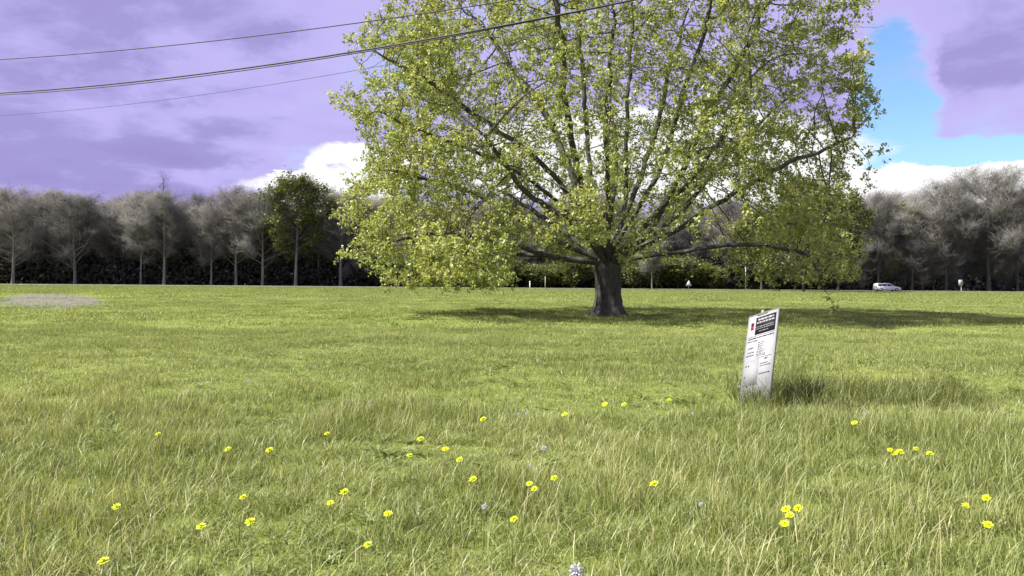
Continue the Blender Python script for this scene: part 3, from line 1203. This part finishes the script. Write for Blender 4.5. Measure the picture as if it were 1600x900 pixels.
def rosette(seed, nl):
    """flat rosette of broad toothed leaves"""
    r = np.random.default_rng(seed)
    V, Q, tn, n0 = [], [], [], 0
    for k in range(nl):
        a = 6.283 * k / nl + r.normal(0, 0.25)
        L = r.uniform(0.09, 0.17)
        o_ = np.array((math.cos(a), math.sin(a), 0))
        sd = np.array((-math.sin(a), math.cos(a), 0))
        lift = r.uniform(0.25, 1.0)
        s_ = np.linspace(0, 1, 7)
        w = np.array([0.15, 0.35, 0.6, 0.5, 1.0, 0.8, 0.08]) * 0.017 * r.uniform(0.8, 1.3)
        c = o_ * (L * s_)[:, None] + np.array((0, 0, 1)) * (L * lift * (s_ - 0.55 * s_ ** 2))[:, None]
        v = np.stack([c - sd * w[:, None], c + np.array((0, 0, -0.004)), c + sd * w[:, None]], 1).reshape(-1, 3)
        V.append(v)
        for j_ in range(6):
            b = n0 + 3 * j_
            Q += [(b, b + 1, b + 4, b + 3), (b + 1, b + 2, b + 5, b + 4)]
        n0 += len(v)
        tn.append(np.full(len(v), np.clip(r.normal(0.4, 0.2), 0, 1)))
    return np_mesh('rosette', np.vstack(V), [np.array(Q)], False, {'tint': np.concatenate(tn)})


def weeds():
    r = np.random.default_rng(91)
    x, y = wedge(5.0, 2.4, 22, 2.0, r)
    p2 = np.stack([x, y, 0 * x], -1)
    k = Noise3(0.9, 93)(p2) > 0.55
    x, y = x[k], y[k]
    n = len(x)
    sc_ = r.uniform(0.5, 1.05, n)
    ob = scatter_object('meadow_weeds', np.stack([x, y, gz(x, y) + 0.015], -1), np.stack([sc_, sc_, sc_ * 1.3], -1),
                        np.stack([r.normal(0, 0.1, n), r.normal(0, 0.1, n), r.uniform(0, 6.28, n)], -1), r.integers(0, 4, n),
                        [rosette(600 + k_, 9 + k_) for k_ in range(4)], M['weed'])
    tag(ob, 'broad leaved weeds growing low among the meadow grass', 'weeds', kind='stuff')


M['weed'] = leafy('broad weed leaves', [(0, (0.11, 0.15, 0.035)), (0.6, (0.18, 0.235, 0.065)), (1, (0.26, 0.32, 0.10))], 0.35, 0.05)
weeds()

# ------------------------------------------------------------------ notice board
M['board'] = plain('grey white painted board', (0.30, 0.30, 0.31), 0.6, var=0.08, scale=9, spec=0.2)  # grey white base, kept low so the sunlit face does not clip
M['board_edge'] = plain('grey board edge', (0.17, 0.17, 0.18), 0.6, var=0.08, spec=0.2)
M['ink'] = plain('dark ink', (0.012, 0.012, 0.013), 0.7, var=0.1, spec=0.15)
M['ink_grey'] = plain('grey ink', (0.07, 0.07, 0.075), 0.7, var=0.1, spec=0.15)
M['paper_grey'] = plain('pale grey paper', (0.235, 0.235, 0.243), 0.7, var=0.06, spec=0.15)
M['red'] = plain('red ink', (0.27, 0.018, 0.05), 0.7, var=0.08, spec=0.15)
M['wood'] = plain('weathered softwood', (0.26, 0.24, 0.13), 0.8, var=0.2, scale=14)


def notice_board():
    base = on_ground(1155, 632)
    rB, rD, rC = ray(1202, 622), ray(1172, 493), np.array((1222.0, 487.5))
    rB, rD = rB / rB[1], rD / rD[1]
    best = None
    for off in np.linspace(-0.46, -0.40, 13):            # how much nearer the right foot stands
        Bc = CAM + rB * (base[1] + off)
        ts = np.linspace(base[1] - 0.2, base[1] + 1.6, 1200)
        D = CAM + rD[None] * ts[:, None]
        k = np.abs(((D - base) @ (Bc - base))).argmin()
        c = Bc + D[k] - base - CAM
        q = RM.T @ c
        e = np.hypot(800 - F * q[0] / q[2] - rC[0], 450 + F * q[1] / q[2] - rC[1])
        if best is None or e < best[0]:
            best = (e, Bc - base, D[k] - base)
    W3, H3 = best[1], best[2]
    H3 = H3 - W3 * (H3 @ W3) / (W3 @ W3)
    w, h = np.linalg.norm(W3), np.linalg.norm(H3)
    print('board', best[0], w, h, W3, H3)
    u, v = W3 / w, H3 / h
    n = np.cross(u, v)
    Mx = Matrix(((u[0], v[0], n[0], base[0]), (u[1], v[1], n[1], base[1]), (u[2], v[2], n[2], base[2] - 0.03), (0, 0, 0, 1)))
    root = empty('notice_board')
    root.matrix_world = Mx
    tag(root, 'leaning white notice board with black heading and red logo stuck in the grass', 'sign')
    T = 0.012
    mb = MB()
    mb.box((w / 2, h / 2, 0), (w, h, T))
    mb.build('board', M['board'], root)
    mb = MB()
    e = 0.012
    mb.box((-e / 2, h / 2, 0), (e, h + 2 * e, T + 0.010))
    mb.box((w + e / 2, h / 2, 0), (e, h + 2 * e, T + 0.010))
    mb.box((w / 2, h + e / 2, 0), (w, e, T + 0.010))
    mb.box((w / 2, -e / 2, 0), (w, e, T + 0.010))
    mb.build('frame', M['board_edge'], root)
    z = T / 2 + 0.0012

    def rect(name, u0, u1, d0, d1, mat, parent=root, zz=z):
        b = MB()
        b.box(((u0 + u1) / 2 * w, h - (d0 + d1) / 2 * h, zz), ((u1 - u0) * w, (d1 - d0) * h, 0.002))
        return b.build(name, mat, parent)
    r = random.Random(5)

    def line(u0, u1, d, hh, mat, parent=root, zz=z):
        b = MB()
        c = u0
        while c < u1 - 0.01:
            l = min(r.uniform(0.03, 0.11), u1 - c)
            b.box(((c + l / 2) * w, h - d * h, zz), (l * w, hh * h * r.uniform(0.8, 1.1), 0.002))
            c += l + 0.018
        b.build('text_line', mat, parent)
    hd = rect('heading_panel', 0.26, 0.95, 0.035, 0.235, M['ink'])
    line(0.34, 0.88, 0.068, 0.022, M['board'], hd, z + 0.002)
    line(0.30, 0.92, 0.102, 0.020, M['board'], hd, z + 0.002)
    line(0.30, 0.90, 0.150, 0.008, M['paper_grey'], hd, z + 0.002)
    line(0.30, 0.92, 0.172, 0.008, M['paper_grey'], hd, z + 0.002)
    line(0.40, 0.72, 0.203, 0.008, M['paper_grey'], hd, z + 0.002)
    lg = rect('logo', 0.10, 0.20, 0.085, 0.165, M['red'])
    rect('logo_band', 0.11, 0.19, 0.088, 0.120, M['ink'], lg, z + 0.002)
    rect('top_strip', 0.28, 0.65, 0.006, 0.018, M['ink_grey'])
    rect('rule', 0.03, 0.95, 0.247, 0.251, M['ink_grey'])
    line(0.05, 0.93, 0.272, 0.012, M['ink'])
    line(0.05, 0.40, 0.302, 0.012, M['ink_grey'])
    for d in (0.335, 0.355, 0.375, 0.395, 0.415):
        line(0.42, 0.58 + r.uniform(-0.04, 0.06), d, 0.009, M['ink_grey'])
    line(0.08, 0.28, 0.378, 0.012, M['ink_grey'])
    line(0.08, 0.30, 0.428, 0.012, M['ink_grey'])
    line(0.04, 0.30, 0.462, 0.012, M['ink_grey'])
    for d in (0.435, 0.450, 0.468, 0.484):
        line(0.40, 0.66 + r.uniform(-0.05, 0.06), d, 0.008, M['ink_grey'])
    rect('lower_sheet', 0.03, 0.52, 0.515, 0.80, M['paper_grey'])
    rect('rule', 0.40, 0.93, 0.505, 0.509, M['ink_grey'])
    line(0.70, 0.80, 0.53, 0.016, M['ink_grey'])
    line(0.56, 0.82, 0.580, 0.010, M['ink_grey'])
    line(0.56, 0.92, 0.605, 0.010, M['ink_grey'])
    line(0.56, 0.92, 0.690, 0.012, M['ink'])
    for a, d in ((0.07, 0.57), (0.16, 0.572), (0.06, 0.69), (0.18, 0.80)):
        rect('fixing', a, a + 0.035, d, d + 0.014, M['ink'], root, z + 0.003)
    b = MB()
    b.box((0.40 * w, h / 2 - 0.08, -0.028), (0.036, h + 0.30, 0.034))
    b.build('stake', M['wood'], root)


notice_board()

# ------------------------------------------------------------------ overhead wires
M['wire'] = plain('black cable sheath', (0.02, 0.02, 0.022), 0.6, var=0.1)
M['pole'] = plain('creosoted pole', (0.10, 0.075, 0.05), 0.85, var=0.25, scale=4)
M['steel'] = plain('galvanised steel', (0.32, 0.33, 0.34), 0.5, 0.6, var=0.1)
POLE_L, POLE_R = np.array((-34.0, 28.3)), np.array((31.0, 4.4))


def wire(name, a, b, h, r, sag, label, th=(-1.6, 1.25)):
    """a and b: photograph points the wire passes through, h its height above the ground there"""
    pa = at_depth(a[0], a[1], 10.0) - CAM
    pb = at_depth(b[0], b[1], 10.0) - CAM
    pa = CAM + pa * (h - CAM[2]) / pa[2]
    pb = CAM + pb * (h - CAM[2]) / pb[2]
    s = np.linspace(th[0], 1 + th[1], 60)
    P = pa[None] + (pb - pa)[None] * s[:, None]
    # hangs slightly, level at the two sighted points
    P[:, 2] += sag * s * (s - 1)
    m = MB()
    m.tube(P, r, 6)
    o = m.build(name, M['wire'])
    tag(o, label, 'cable')
    return P


WIRES = [
    wire('overhead_cable', (0, 93), (800, 0), 7.0, 0.011, 0.55, 'thin black overhead cable, highest of the cables crossing the sky'),
    wire('overhead_cable', (0, 145.5), (990, 0), 5.6, 0.014, 0.80, 'thick black overhead cable, upper one of the close pair'),
    wire('overhead_cable', (0, 148.5), (1000, -1.5), 5.62, 0.009, 0.88, 'black overhead cable hanging just under the thicker one of the pair'),
    wire('overhead_cable', (80, 175), (850, 53), 5.6, 0.0042, 0.60, 'hair thin overhead wire, lowest of the cables, passing in front of the oak leaves', (-1.6, 1.1)),
]
for end, lab in ((0, 'weathered wooden pole holding the far ends of the overhead cables'), (-1, 'weathered wooden pole holding the near ends of the overhead cables')):
    e0 = [w_[end] for w_ in WIRES]
    c = np.mean(e0[:3], axis=0)
    base = (float(c[0]), float(c[1]), float(gz(c[0], c[1])))
    pr = empty('utility_pole', base)
    tag(pr, lab, 'pole', 'utility poles carrying the cables')
    top = max(p[2] for p in e0) + 0.6 - base[2]
    m = MB()
    m.tube([(0, 0, -0.3), (0, 0, top * 0.5), (0, 0, top)], [0.15, 0.13, 0.10], 12)
    m.build('post', M['pole'], pr, True)
    for p in e0:
        q = p - np.array(base)
        m = MB()
        m.tube([(0, 0, q[2]), (q[0] * 0.5, q[1] * 0.5, q[2]), (q[0], q[1], q[2])], 0.02, 6)
        m.build('bracket', M['steel'], pr)

# ------------------------------------------------------------------ car and roadside furniture
M['car_paint'] = plain('white car paint', (0.78, 0.78, 0.78), 0.25, var=0.03, spec=0.5)
M['glass'] = plain('dark car glass', (0.02, 0.022, 0.025), 0.08, var=0.05, spec=0.6)
M['tyre'] = plain('black rubber', (0.02, 0.02, 0.02), 0.85, var=0.1)
M['rim'] = plain('alloy rim', (0.45, 0.45, 0.46), 0.35, 0.8, var=0.05)
M['lamp'] = plain('headlamp lens', (0.6, 0.62, 0.64), 0.15, var=0.05)
M['tail'] = plain('red lamp lens', (0.35, 0.02, 0.02), 0.3, var=0.05)


def car():
    Yc = ROAD_Y + 1.9
    xc = wx(1386, Yc)
    root = empty('estate_car', (xc, Yc, 0.03))
    tag(root, 'small white estate car driving on the road past the oak', 'car')
    L, W = 4.6, 1.8
    # side profile, front towards +x
    lower = [(-2.28, 0.32), (-2.30, 0.75), (-2.26, 0.98), (1.05, 1.0), (1.75, 0.88), (2.20, 0.72), (2.30, 0.50), (2.26, 0.28)]
    upper = [(-2.26, 0.98), (-2.18, 1.42), (-1.95, 1.53), (-0.3, 1.56), (0.25, 1.50), (1.05, 1.0)]

    def extrude(prof, hw_lo, hw_hi, zlo, zhi):
        n = len(prof)
        V = []
        for sgn in (-1, 1):
            for (a, b) in prof:
                hw = np.interp(b, [zlo, zhi], [hw_lo, hw_hi])
                V.append((a, sgn * hw, b))
        bm_f = [list(range(n))[::-1], list(range(n, 2 * n))]
        for k in range(n):
            bm_f.append([k, (k + 1) % n, n + (k + 1) % n, n + k])
        return V, bm_f
    import bmesh

    def make(name, V, Fc, mat, bev=0.05):
        me = bpy.data.meshes.new(name)
        me.from_pydata(V, [], Fc)
        bm = bmesh.new()
        bm.from_mesh(me)
        bmesh.ops.recalc_face_normals(bm, faces=bm.faces)
        if bev:
            bmesh.ops.bevel(bm, geom=list(bm.edges), offset=bev, segments=2, profile=0.5, affect='EDGES')
        bm.to_mesh(me)
        bm.free()
        for p in me.polygons:
            p.use_smooth = True
        return link(name, me, mat, root)
    make('body', *extrude(lower, W / 2, W / 2 - 0.03, 0.3, 1.0), M['car_paint'])
    make('roof', *extrude(upper, W / 2 - 0.05, W / 2 - 0.22, 0.98, 1.56), M['car_paint'], 0.03)
    wins = [[(-2.05, 1.02), (-2.0, 1.38), (-1.32, 1.42), (-1.30, 1.02)], [(-1.22, 1.02), (-1.24, 1.42), (-0.42, 1.44), (-0.36, 1.02)], [(-0.28, 1.02), (-0.34, 1.44), (0.18, 1.40), (0.82, 1.02)]]
    for sgn in (-1, 1):
        for q in wins:
            m = MB()
            V = [(a, sgn * (np.interp(b, [0.98, 1.56], [W / 2 - 0.05, W / 2 - 0.22]) + 0.006), b) for a, b in q]
            V += [(a, sgn * (abs(y_) - 0.02), b) for a, y_, b in V]
            m.add(V, [(0, 1, 2, 3), (7, 6, 5, 4), (0, 4, 5, 1), (1, 5, 6, 2), (2, 6, 7, 3), (3, 7, 4, 0)])
            m.build('window', M['glass'], root)
    m = MB()
    m.add([(0.34, -0.66, 1.45), (0.34, 0.66, 1.45), (1.04, 0.76, 1.03), (1.04, -0.76, 1.03)], [(0, 3, 2, 1)])
    m.build('windscreen', M['glass'], root)
    for xw in (-1.45, 1.42):
        for sgn in (-1, 1):
            wh = MB()
            wh.tube([(xw, sgn * 0.70, 0.32), (xw, sgn * 0.80, 0.32), (xw, sgn * 0.915, 0.32)], 0.33, 20)
            wo = wh.build('wheel', M['tyre'], root)
            rm = MB()
            rm.tube([(xw, sgn * 0.912, 0.32), (xw, sgn * 0.925, 0.32)], 0.20, 16)
            rm.build('rim', M['rim'], wo)
    for sgn in (-1, 1):
        m = MB()
        m.box((2.16, sgn * 0.68, 0.69), (0.18, 0.30, 0.12))
        m.build('headlight', M['lamp'], root)
        m = MB()
        m.box((-2.27, sgn * 0.76, 0.86), (0.08, 0.16, 0.24))
        m.build('tail_light', M['tail'], root)


car()
M['white_paint'] = plain('white paint', (0.75, 0.75, 0.74), 0.6, var=0.08)
M['grey_paint'] = plain('grey paint', (0.33, 0.34, 0.34), 0.6, var=0.08)
M['green_post'] = plain('pale lichen wood', (0.40, 0.42, 0.26), 0.8, var=0.15)


def post(name, px, H, rad_, mat, label, cat, Yp=148.0):
    e = empty(name, (wx(px, Yp), Yp, 0.0))
    tag(e, label, cat)
    m = MB()
    m.tube([(0, 0, -0.1), (0, 0, H)], rad_, 8)
    m.build('post', mat, e)
    return e


e = post('warning_sign', 1076, 0.75, 0.05, M['steel'], 'small triangular road warning sign on a post right of the oak trunk', 'sign')
for nm, sc_, yy, mat in (('plate', 0.62, -0.06, M['white_paint']), ('border', 0.72, -0.03, M['grey_paint'])):
    m = MB()
    t3 = [(sc_ * math.sin(a), yy, 1.15 + sc_ * math.cos(a)) for a in (0, 2.094, 4.189)]
    m.add(t3 + [(a, b + 0.02, c) for a, b, c in t3], [(0, 1, 4, 3), (1, 2, 5, 4), (2, 0, 3, 5)], [(0, 2, 1), (3, 4, 5)])
    m.build(nm, mat, e)
e = post('lamp_post', 1165, 4.6, 0.07, M['steel'], 'slim grey lamp post with a short side arm by the road', 'lamp post')
m = MB()
m.tube([(0, 0, 4.55), (-0.5, 0, 4.7), (-1.1, 0, 4.72)], 0.05, 6)
m.build('arm', M['steel'], e)
m = MB()
m.box((-1.35, 0, 4.70), (0.6, 0.22, 0.12))
m.build('lantern', M['grey_paint'], e)
e = post('sign_post', 1502, 1.1, 0.05, M['white_paint'], 'short roadside post with a grey rectangular plate beyond the white car', 'sign')
m = MB()
m.box((-0.15, -0.07, 1.75), (0.75, 0.04, 1.1))
m.build('plate', M['grey_paint'], e)
m = MB()
m.box((-0.15, 0.0, 1.3), (0.06, 0.06, 0.8))
m.build('bracket', M['steel'], e)
e = post('marker_post', 828, 1.1, 0.09, M['white_paint'], 'short white marker post by the road left of the oak trunk', 'post')
m = MB()
m.box((0, 0, 1.3), (0.24, 0.1, 0.34))
m.build('plate', M['white_paint'], e)
e = post('wooden_post', 852, 2.3, 0.07, M['green_post'], 'thin pale wooden post beside the white marker post', 'post')
m = MB()
m.tube([(0, 0, 2.3), (0, 0, 2.42)], [0.07, 0.01], 8)
m.build('cap', M['green_post'], e)

# ------------------------------------------------------------------ flowers
M['petal'] = plain('dandelion yellow', (0.64, 0.72, 0.010), 0.6, var=0.08, scale=60)
M['stem'] = plain('pale green stem', (0.17, 0.20, 0.06), 0.6, var=0.15, scale=30)
M['fluff'] = plain('white seed down', (0.6, 0.6, 0.62), 0.9, var=0.05, scale=40)


def flower_head(seed):
    r = np.random.default_rng(seed)
    m = MB()
    for ring, (n, L, lift) in enumerate(((18, 0.024, 0.10), (15, 0.019, 0.45), (11, 0.013, 0.95), (6, 0.007, 1.35))):
        for k in range(n):
            a = 2 * math.pi * (k + r.random() * 0.6) / n + ring
            li = lift + r.normal(0, 0.12)
            LL = L * r.uniform(0.85, 1.15)
            d = np.array((math.cos(a) * math.cos(li), math.sin(a) * math.cos(li), math.sin(li)))
            s = np.array((-math.sin(a), math.cos(a), 0)) * 0.0030
            b = np.array((0, 0, 0.001 * ring))
            m.add([b - s * 0.4, b + s * 0.4, b + d * LL * 0.7 + s, b + d * LL + s * 0.5, b + d * LL - s * 0.5, b + d * LL * 0.7 - s],
                  [(0, 1, 2, 5), (5, 2, 3, 4)])
    m.tube([(0, 0, -0.012), (0, 0, 0.002)], [0.004, 0.008], 7)
    return m.mesh('flower_head')


def seed_head(seed):
    r = np.random.default_rng(seed)
    m = MB()
    n = 260
    k = np.arange(n) + 0.5
    ph_ = np.arccos(1 - 2 * k / n)
    th_ = math.pi * (1 + 5 ** 0.5) * k
    for a, b in zip(ph_, th_):
        d = np.array((math.cos(b) * math.sin(a), math.sin(b) * math.sin(a), math.cos(a))) + r.normal(0, 0.12, 3)
        s = np.cross(d, r.normal(0, 1, 3))
        s /= np.linalg.norm(s)
        R_ = 0.022 * r.uniform(0.55, 1.2)
        m.add([d * 0.003, d * R_ + s * 0.0022, d * R_ * 1.06, d * R_ - s * 0.0022], [(0, 1, 2, 3)])
    return m.mesh('seed_head')


HEADS = [flower_head(s) for s in (1, 2, 3)]
CLOCKS = [seed_head(s) for s in (1, 2)]
PALE = [(900, 892, 1.25), (850, 700, .85), (757, 792, .7), (829, 728, .45), (810, 647, .5), (823, 645, .5), (387, 597, .5), (578, 633, .5), (1095, 788, .5), (1082, 646, .45), (640, 538, .5), (1350, 645, .45)]


def flower(name, px, py, s, me, mat, hgt, label, group):
    p = on_ground(px, py, hgt)
    e = empty(name, (p[0], p[1], p[2] - hgt), 0.0)
    tag(e, label, 'flower', group)
    off = np.array((random.uniform(-0.03, 0.03), random.uniform(-0.03, 0.03), 0))
    m = MB()
    m.tube([(off[0], off[1], -0.02), (off[0] * 0.7, off[1] * 0.7, hgt * 0.5), (0, 0, hgt)], [0.0028, 0.0024, 0.002], 5)
    m.build('stem', M['stem'], e, True)
    o = link(me.name.split('.')[0], me, mat, e)
    o.location = (0, 0, hgt)
    o.rotation_euler = (random.uniform(0.15, 0.5), random.uniform(-0.5, -0.05), 0.0)
    o.scale = (s, s, s)


for k_, (px, py, s) in enumerate(YELLOW):
    far_ = min(1.35, 1.0 + max(0, 700 - py) / 300)
    flower('dandelion', px, py, 1.12 * max(s, 0.8) * far_, HEADS[k_ % 3], M['petal'], random.uniform(0.27, 0.32), 'yellow dandelion flower open above the meadow grass', 'dandelions scattered through the meadow')
for k_, (px, py, s) in enumerate(PALE):
    far_ = min(1.5, 1.0 + max(0, 700 - py) / 250)
    flower('dandelion_clock', px, py, 1.0 * s * far_, CLOCKS[k_ % 2], M['fluff'], random.uniform(0.22, 0.27), 'white fluffy dandelion seed head on a stem in the grass', 'dandelion clocks scattered through the meadow')
